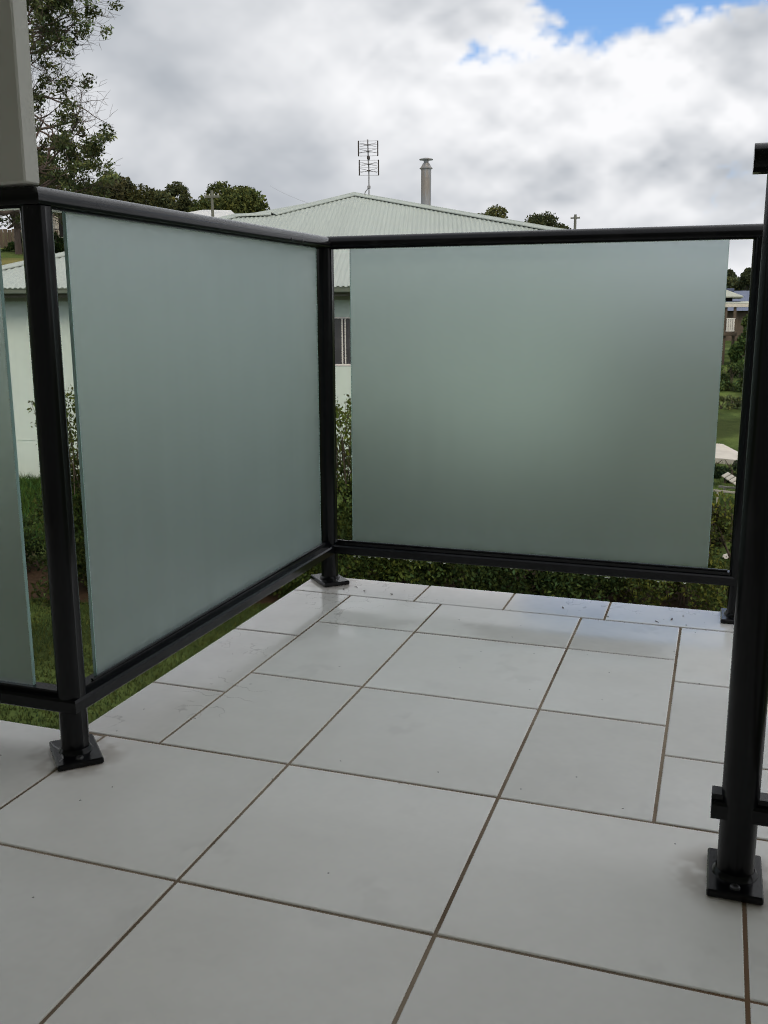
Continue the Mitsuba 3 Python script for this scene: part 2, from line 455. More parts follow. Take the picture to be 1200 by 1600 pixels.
def lowp(hw):
    return [(-hw + 0.002, LZ0), (-hw, LZ0 + 0.002), (-hw, LZ1 - 0.004), (-hw + 0.004, LZ1), (-0.013, LZ1), (-0.013, LZ1 + 0.010), (-0.0065, LZ1 + 0.010),
            (0.0065, LZ1 + 0.010), (0.013, LZ1 + 0.010), (0.013, LZ1), (hw - 0.004, LZ1), (hw, LZ1 - 0.004), (hw, LZ0 + 0.002), (hw - 0.002, LZ0)]


def post(t, c, r=0.0262, ztop=RZ0 - 0.001, rot=0.0, plate=(0.060, 0.042), weld=True, label=None):
    a = np.arange(40) * 2 * np.pi / 40
    prof = np.stack([np.cos(a), np.sin(a)], 1) * r
    for k in range(40):                      # a shallow channel down two sides of the tube
        if abs(math.sin(a[k])) < 0.17:
            prof[k] *= 0.93
    n = len(prof)
    v = np.vstack([np.c_[prof + c, np.full(n, z)] for z in (0.012, ztop)])
    k = np.arange(n)
    f = np.vstack([np.stack([k, (k + 1) % n, (k + 1) % n + n], 1), np.stack([k, (k + 1) % n + n, k + n], 1)])
    p = obj('post', trimesh.Trimesh(v, f, process=False), 'm_black', t, smooth=25, label=label)
    M = rotz(rot, (c[0], c[1], 0))
    pl = xf(box(c[0] - plate[0], c[0] + plate[0], c[1] - plate[1], c[1] + plate[1], 0.0005, 0.0125, 0.0022), M)
    obj('base_plate', pl, 'm_black', p)
    w = lathe([(r + 0.006, 0.0123), (r + 0.004, 0.0165), (r + 0.0005, 0.021)])
    obj('weld', xf(w, trimesh.transformations.translation_matrix((c[0], c[1], 0))), 'm_black', p, smooth=40)
    for s in (-1, 1):
        b = lathe([(0.0075, 0.0124), (0.0072, 0.0152), (0.0050, 0.0166), (0.0030, 0.0166), (0.0028, 0.0150), (0.0001, 0.0150)], 14)
        q = M @ np.array([c[0] + s * (plate[0] - 0.016), c[1], 0, 1])
        obj('bolt', xf(b, trimesh.transformations.translation_matrix((q[0], q[1], 0))), 'm_bolt', p, smooth=40)
    return p


bal = thing('glass_balustrade', 'black tubular balustrade with frosted glass panels turning the corner at the tiled balcony edge', 'balustrade')
post(bal, PL, rot=-45, label='round black post in front, at the left of the tall frosted panel')
post(bal, PC, rot=-45, label='round black post at the corner between the two frosted panels')
post(bal, PR, rot=90, plate=(0.055, 0.040))
# top rails: left wing (ends at the left post), side run, back run
obj('top_rail', sweep(TOPP, (-3.2, PL[1]), PL, 0, 1), 'm_black', bal, smooth=35)
obj('top_rail', sweep(TOPP, PL, PC, -1, -1), 'm_black', bal, smooth=35)
obj('top_rail', sweep(TOPP, PC, (0.78, PR[1]), 1, 0), 'm_black', bal, smooth=35)
obj('bottom_rail', sweep(lowp(0.029), (-3.2, PL[1]), PL, 0, 1), 'm_black', bal)
obj('bottom_rail', sweep(lowp(0.029), PL, PC, -1, -1), 'm_black', bal)
obj('bottom_rail', sweep(lowp(0.024), (PC[0], PC[1]), PR, 1, 0), 'm_black', bal)


def panel(t, axis, fixed, a0, a1, label=None):
    z0, z1, h = LZ1 + 0.004, RZ0 - 0.0042, 0.0035
    e = 0.0006
    if axis == 'y':
        g = box(fixed - h, fixed + h, a0 + e, a1 - e, z0, z1, 0)
        ed = [box(fixed - h - 0.0002, fixed + h + 0.0002, s - e, s + e, z0, z1, 0) for s in (a0, a1)]
    else:
        g = box(a0 + e, a1 - e, fixed - h, fixed + h, z0, z1, 0)
        ed = [box(s - e, s + e, fixed - h - 0.0002, fixed + h + 0.0002, z0, z1, 0) for s in (a0, a1)]
    p = obj('glass_panel', g, 'm_glass', t, label=label)
    obj('polished_edge', ed[0], 'm_glass_edge', p)
    obj('polished_edge', ed[1], 'm_glass_edge', p)


panel(bal, 'x', PL[1], -2.25, -1.2125, 'frosted glass panel at the left edge, cut off by the frame')
panel(bal, 'y', -1.1275, 1.5235, 2.672, 'frosted glass panel along the left side of the tiles')
panel(bal, 'x', PC[1] + 0.004, -1.043, 0.0005, 'wide frosted glass panel across the back')
# glazing wedge strips on the bottom rails
obj('glazing_strip', box(PC[0] + 0.03, PR[0] - 0.03, PC[1] - 0.009, PC[1] - 0.0025, LZ1 + 0.0105, LZ1 + 0.015, 0.001), 'm_black', bal)
obj('glazing_strip', box(-1.1255 + 0.0045, -1.1255 + 0.011, PL[1] + 0.05, PC[1] - 0.05, LZ1 + 0.0105, LZ1 + 0.015, 0.001), 'm_black', bal)
# two pan-head screws through the side rail near the corner
SCR = lathe([(0.0050, 0.0), (0.0048, 0.0016), (0.0030, 0.0026), (0.0001, 0.0028)], 12)
for y in (2.43, 2.50):
    M = trimesh.transformations.translation_matrix((PC[0] + 0.0315, y, RZ0 + 0.0055)) @ trimesh.transformations.rotation_matrix(math.pi / 2, [0, 1, 0])
    obj('screw', xf(SCR, M), 'm_bolt', bal, smooth=40)
# scraped paint on the left post's base plate
sl = [(-0.052, -0.039), (-0.030, -0.036), (-0.012, -0.029), (0.012, -0.027), (0.030, -0.028), (0.041, -0.037)]
pts = [(rotz(-45, (PL[0], PL[1], 0)) @ np.array([PL[0] + a, PL[1] + b, 0, 1]))[:2] for a, b in sl]
obj('scrape', tube([(x, y, 0.0118) for x, y in pts], [0.001, 0.0020, 0.0024, 0.0024, 0.0022, 0.001], 6), 'm_scuff', bal, smooth=True)

nb = thing('glass_balustrade', 'black balustrade at the right edge with its near round post cut by the frame', 'balustrade')
NP = post(nb, PN, r=0.0275, ztop=RZ0 - 0.001, rot=90, plate=(0.060, 0.039))
obj('top_rail', sweep(TOPP, (PN[0] - 0.044, PN[1]), (1.6, PN[1])), 'm_black', nb, smooth=35)
obj('bottom_rail', sweep([(a, z + 0.006) for a, z in lowp(0.022)], (PN[0] - 0.040, PN[1]), (1.6, PN[1])), 'm_black', nb)
panel(nb, 'x', PN[1], PN[0] + 0.12, 1.2)

# square post standing on the rail at the left
pp = thing('porch_post', 'beige square porch post standing on the handrail at the top left corner', 'post')
obj('shaft', box(-1.235, -1.1165, 1.4110, 1.4510, RZ1 + 0.0006, 2.42, 0.003), 'm_beige', pp)
obj('shaft_groove', cat([box(-1.180, -1.177, 1.4095, 1.4120, RZ1 + 0.004, 2.42, 0.0004)]), 'm_beige', pp)

# water hanging below the back rail, bits of litter on the wet tiles
rng = np.random.default_rng(12)
drops = []
for k in range(46):
    x = rng.uniform(-1.05, 0.0)
    r = rng.choice([0.0018, 0.0024, 0.003, 0.0042], p=[0.4, 0.3, 0.2, 0.1])
    y = PC[1] + rng.uniform(-0.024, -0.012)
    d = lathe([(0.0002, -1.7 * r), (0.55 * r, -1.5 * r), (0.95 * r, -0.8 * r), (0.9 * r, -0.2 * r), (0.55 * r, 0.25 * r)], 10)
    drops.append(xf(d, trimesh.transformations.translation_matrix((x, y, LZ0))))
wd = obj('water_drops', cat(drops), 'm_water', smooth=True, kind='stuff')
labels[wd].update(label='rain drops hanging along the underside of the back bottom rail', category='water drops')

lit, lc = [], []
for k in range(14):
    zone = rng.random()
    if zone < 0.3:
        x, y = rng.uniform(-1.05, -0.82), rng.uniform(2.64, 2.76)
    elif zone < 0.86:
        x, y = rng.uniform(-1.15, 0.0), rng.uniform(2.63, 2.78)
    else:
        x, y = rng.uniform(-1.0, 0.0), rng.uniform(1.3, 2.6)
    s = rng.uniform(0.002, 0.006) * (0.4 if zone > 0.86 else 0.8)
    m = hull(rng.normal(0, 1, (9, 3)) * [s, s * 0.45, 0.0009] + [0, 0, 0.0018])
    m = xf(m, trimesh.transformations.translation_matrix((x, y, 0)) @ rotz(rng.uniform(0, 360)))
    lit.append(m)
    lc.append(np.tile(np.array([0.06, 0.045, 0.035]) * rng.uniform(0.5, 2.2), (len(m.vertices), 1)))
ll = obj('leaf_litter', cat(lit), 'm_litter', color=np.vstack(lc), kind='stuff')
labels[ll].update(label='dark crumbs of leaf litter scattered on the pale tiles', category='leaf litter')

# ------------------------------------------------------------------ the neighbour's house (local axes: u along the eave, n away from us)
HOUSE = T().rotate([0, 0, 1], 16)
HM = rotz(16)
PITCH = math.tan(math.radians(18.5))
EN, EZ = 14.0, 1.1494


def zr(n):
    return EZ + (n - EN) * PITCH


hs = thing('house', 'pale green house with a corrugated hip roof directly behind the balcony corner', 'house')
# front slope outline: bottom and top n as functions of u
top_u, top_n = [-7.55, -3.60, -2.95, -1.58, 1.95, 3.14], [14.0, 17.95, 18.03, 19.52, 16.86, 16.0]
STEP_U = 1.60


def front_sheet(u0, u1, nb):
    us = np.arange(u0, u1 + 1e-6, 0.0762 / 8)
    nt_ = np.interp(us, top_u, top_n)
    ok = nt_ > nb + 0.01
    us, nt_ = us[ok], nt_[ok]
    w = 0.0072 * np.cos(2 * np.pi * us / 0.0762)
    b = np.stack([us, np.full(len(us), nb), zr(nb) + w], 1)
    t = np.stack([us, nt_, zr(nt_) + w], 1)
    v = np.vstack([b, t])
    k = np.arange(len(us) - 1)
    n = len(us)
    return trimesh.Trimesh(v, np.vstack([np.stack([k, k + 1, n + k + 1], 1), np.stack([k, n + k + 1, n + k], 1)]), process=False)


def quad(*pts):
    n = len(pts)
    return trimesh.Trimesh(np.array(pts, float), np.array([(0, k, k + 1) for k in range(1, n - 1)]), process=False)


roof = obj('roof', xf(cat([front_sheet(-7.5, STEP_U, EN), front_sheet(STEP_U, 3.1, 16.0)]), HM), 'm_roof_green', hs, smooth=True)
za, zl, zb = zr(19.52), zr(17.95), zr(16.0)
back = cat([quad((-7.55, 14, EZ), (-3.60, 17.95, zl), (-7.55, 21.9, EZ)), quad((-3.6, 17.95, zl), (-2.95, 18.03, zl), (-1.58, 19.52, za), (-1.58, 25.0, EZ), (-7.55, 21.9, EZ)),
            quad((-1.58, 19.52, za), (3.14, 16.0, zb), (3.14, 24.0, zb), (-1.58, 25.0, EZ))])
obj('rear_slope', xf(back, HM), 'm_roof_green', roof)


def capping(pa, pb, off=0.0):
    """a folded ridge capping between two points of the roof's outline"""
    pa, pb = np.array(pa, float), np.array(pb, float)
    d = (pb - pa) / np.linalg.norm(pb - pa)
    side = np.array([d[1], -d[0], 0])
    side /= np.linalg.norm(side)
    rows = []
    for s, dz in ((-0.13, -0.046), (-0.128, -0.030), (-0.016, 0.014), (0, 0.026), (0.016, 0.014), (0.128, -0.022), (0.13, -0.038)):
        rows.append((side * s + [0, 0, dz + 0.018 + off]))
    rows = np.array(rows)
    v = np.vstack([pa + rows, pb + rows])
    n = len(rows)
    f = []
    for k in range(n - 1):
        f += [(k, k + 1, n + k + 1), (k, n + k + 1, n + k)]
    return trimesh.Trimesh(v, np.array(f), process=False)


O = [(u, n, zr(n)) for u, n in zip(top_u, top_n)]
obj('ridge_capping', xf(cat([capping(O[k], O[k + 1], 0.0015 * k) for k in range(5)]), HM), 'm_roof_green', roof)
WALL_N = 14.36


def face_gutter(u0, u1, nb):
    zg = zr(nb) - 0.012
    g = box(u0, u1, nb - 0.10, nb + 0.004, zg - 0.072, zg - 0.004, 0.010)
    lip = box(u0, u1, nb - 0.106, nb - 0.094, zg - 0.010, zg + 0.002, 0.003)
    return cat([g, lip])


gut = obj('gutter', xf(cat([face_gutter(-7.6, STEP_U, EN), face_gutter(STEP_U + 0.1, 3.2, 16.0)]), HM), 'm_gutter_green', hs)
obj('fascia', xf(box(-7.5, STEP_U, EN + 0.02, EN + 0.05, EZ - 0.135, EZ - 0.05, 0.002), HM), 'm_fascia', hs)
obj('frieze', xf(box(-6.9, STEP_U - 0.45, WALL_N - 0.032, WALL_N - 0.001, EZ - 0.185, EZ - 0.125, 0.003), HM), 'm_frieze', hs)
obj('soffit', xf(box(-7.5, STEP_U, EN + 0.051, WALL_N + 0.1, EZ - 0.124, EZ - 0.112, 0), HM), 'm_fascia', hs)
wl = obj('wall', xf(cat([box(-6.95, STEP_U - 0.4, WALL_N + 0.016, WALL_N + 0.20, -2.1, EZ - 0.12, 0), box(STEP_U - 0.4, 2.75, 16.36, 16.5, -2.1, zb - 0.1, 0),
                         box(STEP_U - 0.55, STEP_U - 0.4, WALL_N + 0.2, 16.4, -2.1, zb - 0.1, 0), box(2.6, 2.75, 16.5, 23.5, -2.1, zb - 0.1, 0), box(-6.95, -6.8, WALL_N + 0.2, 21.5, -2.1, EZ - 0.12, 0),
                         box(-6.95, 2.75, 23.5, 23.6, -2.1, EZ - 0.1, 0)]), HM), 'm_wall_green', hs)
WU0, WU1, WZ0, WZ1 = -2.02, -0.66, 0.046, 0.700
ub = [-6.96, -4.40, WU0 - 0.004, WU1 + 0.004, STEP_U - 0.38]
for k in range(4):
    if k != 2:
        obj('panel', xf(box(ub[k] + 0.002, ub[k + 1] - 0.002, WALL_N, WALL_N + 0.0155, -1.096, EZ - 0.124, 0.0015), HM), 'm_wall_green', wl)
    else:
        obj('panel', xf(box(ub[k] + 0.002, ub[k + 1] - 0.002, WALL_N, WALL_N + 0.0155, -1.096, WZ0 - 0.03, 0.0015), HM), 'm_wall_green', wl)
        obj('panel', xf(box(ub[k] + 0.002, ub[k + 1] - 0.002, WALL_N, WALL_N + 0.0155, WZ1 + 0.03, EZ - 0.124, 0.0015), HM), 'm_wall_green', wl)
    obj('panel', xf(box(ub[k] + 0.002, ub[k + 1] - 0.002, WALL_N, WALL_N + 0.0155, -2.1, -1.104, 0.0015), HM), 'm_wall_green', wl)
win = obj('window', xf(cat([box(WU0, WU1, WALL_N - 0.012, WALL_N + 0.014, WZ0 - 0.028, WZ0, 0.003), box(WU0, WU1, WALL_N - 0.006, WALL_N + 0.014, WZ1, WZ1 + 0.024, 0.003),
                            box(WU0, WU0 + 0.03, WALL_N - 0.006, WALL_N + 0.014, WZ0, WZ1, 0.003), box(WU1 - 0.03, WU1, WALL_N - 0.006, WALL_N + 0.014, WZ0, WZ1, 0.003),
                            box(-1.364, -1.343, WALL_N - 0.008, WALL_N + 0.010, WZ0 + 0.001, WZ1 - 0.001, 0.003), box(-1.318, -1.300, WALL_N - 0.008, WALL_N + 0.010, WZ0 + 0.001, WZ1 - 0.001, 0.003)]), HM), 'm_window_frame', hs)
obj('pane', xf(cat([quad((WU0 + 0.03, WALL_N + 0.006, WZ0), (-1.364, WALL_N + 0.006, WZ0), (-1.364, WALL_N + 0.006, WZ1), (WU0 + 0.03, WALL_N + 0.006, WZ1)),
                    quad((-1.300, WALL_N + 0.006, WZ0), (WU1 - 0.03, WALL_N + 0.006, WZ0), (WU1 - 0.03, WALL_N + 0.006, WZ1), (-1.300, WALL_N + 0.006, WZ1))]), HM), 'm_pane', win)
us = np.linspace(WU0 + 0.005, WU1 - 0.005, 220)
wv = WALL_N + 0.0125 + 0.0022 * np.sin(us * 95 + 2 * np.sin(us * 11))
v = np.vstack([np.stack([us, wv, np.full(220, WZ0)], 1), np.stack([us, wv, np.full(220, WZ1)], 1)])
k = np.arange(219)
obj('curtain', xf(trimesh.Trimesh(v, np.vstack([np.stack([k, k + 1, 221 + k], 1), np.stack([k, 221 + k, 220 + k], 1)]), process=False), HM), 'm_curtain', win, smooth=True)

# flue behind the hip
fu, fn = -0.183, 18.72
fz = zr(18.4) - 0.25
chim = obj('chimney', xf(lathe([(0.092, fz), (0.092, 3.37), (0.090, 3.375), (0.001, 3.376)], 32), HM @ trimesh.transformations.translation_matrix((fu, fn, 0))), 'm_flue', hs, smooth=40, label='weathered galvanised flue pipe behind the right hip')
cw = cat([lathe([(0.094, 3.335), (0.118, 3.345), (0.120, 3.355), (0.096, 3.375), (0.060, 3.44), (0.001, 3.441)], 32), lathe([(0.045, 3.43), (0.045, 3.50)], 20),
          lathe([(0.001, 3.498), (0.124, 3.500), (0.126, 3.512), (0.060, 3.530), (0.001, 3.538)], 32)])
obj('cowl', xf(cw, HM @ trimesh.transformations.translation_matrix((fu, fn, 0))), 'm_flue', chim, smooth=40)

# antenna
an = thing('tv_antenna', 'two stacked mesh panels of a television antenna on a thin mast above the ridge', 'antenna')
au, an_n = -1.275, 19.32
AM = HM @ trimesh.transformations.translation_matrix((au, an_n, 0))
obj('mast', xf(tube([(0, 0, zr(19.3) - 0.1), (0, 0, 3.4), (-0.02, 0, 3.965)], 0.013, 8), AM), 'm_alu', an, smooth=40)
obj('bracket', xf(cat([tube([(0, 0, 3.10), (-0.07, 0, 3.02), (-0.10, 0.02, 2.93)], 0.009, 6), box(-0.03, 0.03, -0.03, 0.03, 3.08, 3.13, 0.005)]), AM), 'm_alu', an)
for k, (z0, z1, uc) in enumerate(((3.665, 3.945, -0.012), (3.315, 3.60, 0.002))):
    w = 0.182
    bars = [box(uc + s * w - 0.011, uc + s * w + 0.011, -0.012, 0.012, z0, z1, 0.004) for s in (-1, 1)]
    ref = obj('reflector_bar', xf(bars[0], AM), 'm_antenna', an)
    obj('reflector_bar', xf(bars[1], AM), 'm_antenna', an)
    wires = [tube([(uc - w, 0.01, z), (uc + w, 0.01, z)], 0.0034, 5) for z in np.linspace(z0 + 0.006, z1 - 0.006, 5)]
    obj('reflector_wire', xf(cat(wires), AM), 'm_alu', ref, kind='stuff')
    bow = []
    for zc in (z0 + 0.30 * (z1 - z0), z0 + 0.70 * (z1 - z0)):
        for s in (-1, 1):
            for dz in (-0.035, 0.035):
                bow.append(tube([(uc, -0.05, zc), (uc + s * 0.16, -0.05, zc + dz)], 0.0042, 5))
        bow.append(box(uc - 0.03, uc + 0.03, -0.06, -0.01, zc - 0.008, zc + 0.008, 0.003))
    obj('bow_tie', xf(cat(bow), AM), 'm_antenna', ref, kind='stuff')
obj('junction_box', xf(box(-0.032, 0.022, -0.045, 0.03, 3.602, 3.668, 0.010), AM), 'm_antenna', an)


# ------------------------------------------------------------------ vegetation
def leaves(c, size, rng, tint, flat=0.0, up=0.0, aspect=0.5):
    """leaf-sized rhombs, a little folded; returns (vertices, faces, colours)"""
    n = len(c)
    size = np.broadcast_to(size, (n,)) * rng.uniform(0.7, 1.3, n)
    d = rng.normal(0, 1, (n, 3))
    d[:, 2] = d[:, 2] * (1 - flat) + up
    d /= np.linalg.norm(d, axis=1, keepdims=True)
    e = rng.normal(0, 1, (n, 3))
    e -= (e * d).sum(1, keepdims=True) * d
    e /= np.linalg.norm(e, axis=1, keepdims=True)
    nn = np.cross(d, e)
    L = size[:, None]
    v = np.stack([c - d * L * 0.5, c + e * L * aspect * 0.5 + nn * L * 0.08, c + d * L * 0.5, c - e * L * aspect * 0.5 + nn * L * 0.08], 1).reshape(-1, 3)
    k = np.arange(n)[:, None] * 4
    f = np.concatenate([k + [[0, 1, 2]], k + [[0, 2, 3]]], 0)
    return v, f, np.repeat(tint, 4, 0)


def clump_points(centres, radii, per, rng, shell=0.55, squash=0.8):
    out, idx = [], []
    for k, (c, r) in enumerate(zip(centres, radii)):
        m = max(8, int(per * (r / np.mean(radii)) ** 2))
        p = rng.normal(0, 1, (m, 3))
        p /= np.linalg.norm(p, axis=1, keepdims=True)
        rad = rng.uniform(shell, 1.0, m)[:, None] ** 0.7
        lump = 0.75 + 0.5 * meshkit.fbm(p * 2.2 + c, 3, k % 50)[:, None]
        out.append(np.asarray(c) + p * rad * r * lump * [1, 1, squash])
        idx.append(np.full(m, k))
    return np.vstack(out), np.concatenate(idx)


def tints(base, n, rng, idx=None, spread=0.28, clump_spread=0.25, warm=0.2):
    base = np.asarray(base, float)
    s = np.exp(rng.normal(0, spread, n))[:, None]
    w = rng.uniform(-warm, warm, n)[:, None]
    c = 2.1 * base * s * (1 + w * np.array([1.0, 0.25, -0.8]))
    if idx is not None:
        cs = np.exp(rng.normal(0, clump_spread, idx.max() + 1))[idx][:, None]
        c = c * cs
    return np.clip(c, 0.004, 0.5)


def crown_tree(name, label, x, y, height, width, rng_seed, color, per=420, n_clumps=16, leaf=0.22, base=None, trunk=0.16, lean=0.0, low=0.25, group=None, open_=0.0, bark='m_bark'):
    rng = np.random.default_rng(rng_seed)
    t = thing(name, label, 'tree', group)
    z0 = float(terrain(x, y)) - 0.15 if base is None else base
    cs, rs = [], []
    for k in range(n_clumps):
        a = rng.uniform(0, 2 * np.pi)
        hgt = low + (1 - low) * (k + rng.random()) / n_clumps
        env = math.sin(math.pi * min(1, max(0.06, 0.18 + 0.80 * (hgt - low) / (1 - low)))) ** 0.6
        rad = width * 0.5 * env * math.sqrt(rng.uniform(0.15, 1.0)) * 0.72
        r = width * rng.uniform(0.13, 0.21) * (1 - 0.35 * open_)
        cs.append((x + lean * hgt + rad * math.cos(a), y + rad * math.sin(a), z0 + hgt * (height - r * 0.75)))
        rs.append(r)
    cs, rs = np.array(cs), np.array(rs)
    p, idx = clump_points(cs, rs, per, rng, 0.35 if open_ < 0.5 else 0.25)
    v, f, c = leaves(p, leaf, rng, tints(color, len(p), rng, idx))
    obj('crown', trimesh.Trimesh(v, f, process=False), 'm_leaf', t, color=c)
    wood = [tube([(x, y, z0), (x + lean * 0.2, y, z0 + height * 0.3), (x + lean * 0.5, y, z0 + height * 0.62)], [trunk, trunk * 0.75, trunk * 0.35], 8)]
    for k in range(0, n_clumps):
        s = rng.uniform(0.25, 0.55)
        b = np.array([x + lean * s * 0.7, y, z0 + height * s])
        m = (b + cs[k]) / 2 + rng.normal(0, 0.06 * width, 3)
        wood.append(tube([b, m, cs[k]], [trunk * 0.42, trunk * 0.25, trunk * 0.08], 5, cap=False))
    obj('trunk', cat(wood), bark, t, smooth=True)
    return t


OLIVE, DARK, MID, BROWN = (0.046, 0.050, 0.022), (0.034, 0.040, 0.020), (0.046, 0.056, 0.020), (0.044, 0.046, 0.025)
# trees along the rise on the left
crown_tree('tree', 'low brown-green bushy tree under the sparse tree, right of the beige post', -29.5, 36.5, 4.6, 6.2, 101, (0.046, 0.044, 0.024), per=700, n_clumps=26, leaf=0.15, low=0.62, bark='m_bark_pale')
crown_tree('tree', 'round-topped brownish tree left in the row on the rise', -36.3, 54.0, 4.3, 5.6, 102, BROWN, per=1000, n_clumps=18, leaf=0.24, low=0.05)
crown_tree('tree', 'low olive tree between the brownish round one and the gappy one', -34.6, 55.0, 3.5, 6.4, 103, OLIVE, per=900, n_clumps=14, leaf=0.24, low=0.05)
crown_tree('tree', 'gappy dark tree with sky showing through, middle of the row on the rise', -33.0, 56.3, 3.8, 4.8, 104, DARK, per=420, n_clumps=26, leaf=0.2, open_=0.9, low=0.05)
crown_tree('tree', 'broad mid-green tree behind the power pole, right end of the row on the rise', -27.7, 53.0, 3.7, 5.8, 105, MID, per=1000, n_clumps=22, leaf=0.24, low=0.05)
# skyline trees right of the roof
crown_tree('tree', 'tiny dark treetop just above the right slope of the green roof', -21.5, 88.0, 5.6, 3.4, 106, DARK, per=400, n_clumps=9, leaf=0.3)
crown_tree('tree', 'dome-shaped olive tree on the skyline right of the flue', -19.7, 87.6, 6.5, 5.4, 107, OLIVE, per=700, n_clumps=14, leaf=0.3, low=0.1)
crown_tree('tree', 'spreading dark tree beside the red roof on the skyline', -15.4, 88.6, 7.6, 6.8, 108, DARK, per=420, n_clumps=26, leaf=0.3, open_=0.7, low=0.45)
# trees on the right, seen in the gap beside the right post
for k, (x, y, h, w, lab) in enumerate(((0.10, 91, 5.2, 2.9, 'dark tree left in the far wood above the blue roof'), (1.85, 90, 5.3, 2.7, 'dark tree right in the far wood above the blue roof'),
                                       (3.6, 93, 5.2, 4.6, 'dark tree at the far right behind the black post'), (-4.4, 91, 5.0, 4.6, 'dark far tree behind the frosted back panel'),
                                       (1.0, 94, 4.6, 5.6, 'lower dark tree filling the middle of the far wood above the blue roof'))):
    crown_tree('tree', lab, x, y, h, w, 120 + k, (0.034, 0.042, 0.022), per=900, n_clumps=20, leaf=0.3, low=0.02)
crown_tree('tree', 'green tree beside the brown timber house in the right gap', 1.25, 43.3, 2.3, 2.3, 131, (0.040, 0.060, 0.022), per=900, n_clumps=14, leaf=0.16, low=0.02)
crown_tree('tree', 'lower bushy tree on the lawn under the blue roof', 0.78, 37.5, 1.5, 1.5, 132, (0.040, 0.065, 0.022), per=700, n_clumps=12, leaf=0.13, low=0.02)
# dark planting behind the back panel, right of the house
for k, (x, y, h, w, lab) in enumerate(((-3.3, 23.5, 3.9, 2.8, 'dark tree right of the green house, blurred by the back panel'), (-1.7, 21.0, 3.2, 2.2, 'dark shrubby tree blurred by the right part of the back panel'))):
    crown_tree('tree', lab, x, y, h, w, 141 + k, (0.026, 0.038, 0.016), per=1300, n_clumps=14, leaf=0.12, low=0.02)


def big_tree():
    rng = np.random.default_rng(77)
    t = thing('tree', 'tall sparse tree with bare crooked branches rising beside the beige post', 'tree')
    x, y = -21.0, 24.4
    z0 = float(terrain(x, y)) - 0.2
    wood, tips = [], []

    right = np.array([0.77, 0.64, 0])          # towards the side the camera sees

    def grow(p, d, length, r, depth):
        n = 4
        pts, rad = [p], [r]
        for k in range(n):
            d = d + rng.normal(0, 0.17, 3) + np.array([0, 0, 0.025])
            d = d / np.linalg.norm(d)
            p = p + d * length / n
            pts.append(p)
            rad.append(r * (1 - 0.45 * (k + 1) / n))
        wood.append(tube(pts, rad, 6 if depth < 3 else 4, cap=False))
        if depth >= 5 or r < 0.006 or (p[:2] - [x, y]) @ right[:2] > 3.6:
            tips.append((p, d))
            for _ in range(2):
                e = d + rng.normal(0, 0.6, 3)
                e /= np.linalg.norm(e)
                m_ = p + e * 0.16 + rng.normal(0, 0.02, 3)
                wood.append(tube([p, m_, m_ + (e + rng.normal(0, 0.3, 3)) * 0.16], [0.006, 0.005, 0.003], 3, cap=False))
            return
        if depth >= 3 and rng.random() < 0.45:
            tips.append((pts[2], d))
        m = rng.choice([2, 3], p=[0.35, 0.65])
        for k in range(m):
            q = pts[-1] if k == 0 else pts[rng.integers(2, 5)]
            nd = d + rng.normal(0, 0.55, 3) * [1, 1, 0.8]
            nd[2] += 0.12
            nd = nd / np.linalg.norm(nd)
            grow(q, nd, length * rng.uniform(0.62, 0.86), rad[-1] * rng.uniform(0.62, 0.92), depth + 1)

    trunk = np.array([[x, y, z0], [x + 0.1, y, z0 + 2.6], [x + 0.25, y + 0.2, z0 + 5.2], [x + 0.05, y + 0.1, z0 + 8.4], [x + 0.4, y, z0 + 12.2]])
    wood.append(tube(trunk, [0.42, 0.36, 0.30, 0.22, 0.13], 10, cap=False))
    for k in range(25):
        s = 0.30 + 0.68 * k / 24
        b = np.array([np.interp(s * 4, range(5), trunk[:, i]) for i in range(3)])
        a = rng.normal(0, 0.5)
        dd = right * math.cos(a) + np.array([-0.64, 0.77, 0]) * math.sin(a) + [0, 0, rng.uniform(0.02, 0.55)]
        grow(b, dd / np.linalg.norm(dd), rng.uniform(1.25, 1.7) * (1.1 - 0.5 * abs(s - 0.5)), 0.095 * (1.2 - 0.5 * s), 1)
    for k in range(7):
        s = rng.uniform(0.5, 1.0)
        b = np.array([np.interp(s * 4, range(5), trunk[:, i]) for i in range(3)])
        dd = rng.normal(0, 1, 3) * [1, 1, 0.3] + [-0.6, 0, 0.35]
        grow(b, dd / np.linalg.norm(dd), 2.0, 0.09, 2)
    tips_p = np.array([p for p, _ in tips])
    # foliage gathers in patches, other twigs stay bare
    patch = meshkit.fbm(tips_p * 0.55 + 3.1, 2, 8)
    keep = patch + rng.uniform(-0.13, 0.13, len(tips_p)) > 0.485
    tp = tips_p[keep]
    pts, idx = clump_points(tp, np.full(len(tp), 0.27), 52, rng, 0.1, 0.8)
    v, f, c = leaves(pts, 0.135, rng, tints((0.047, 0.058, 0.026), len(pts), rng, idx, 0.3, 0.35), up=0.4, aspect=0.42)
    obj('crown', trimesh.Trimesh(v, f, process=False), 'm_leaf', t, color=c)
    obj('trunk', cat(wood), 'm_bark_pale', t, smooth=True)


big_tree()


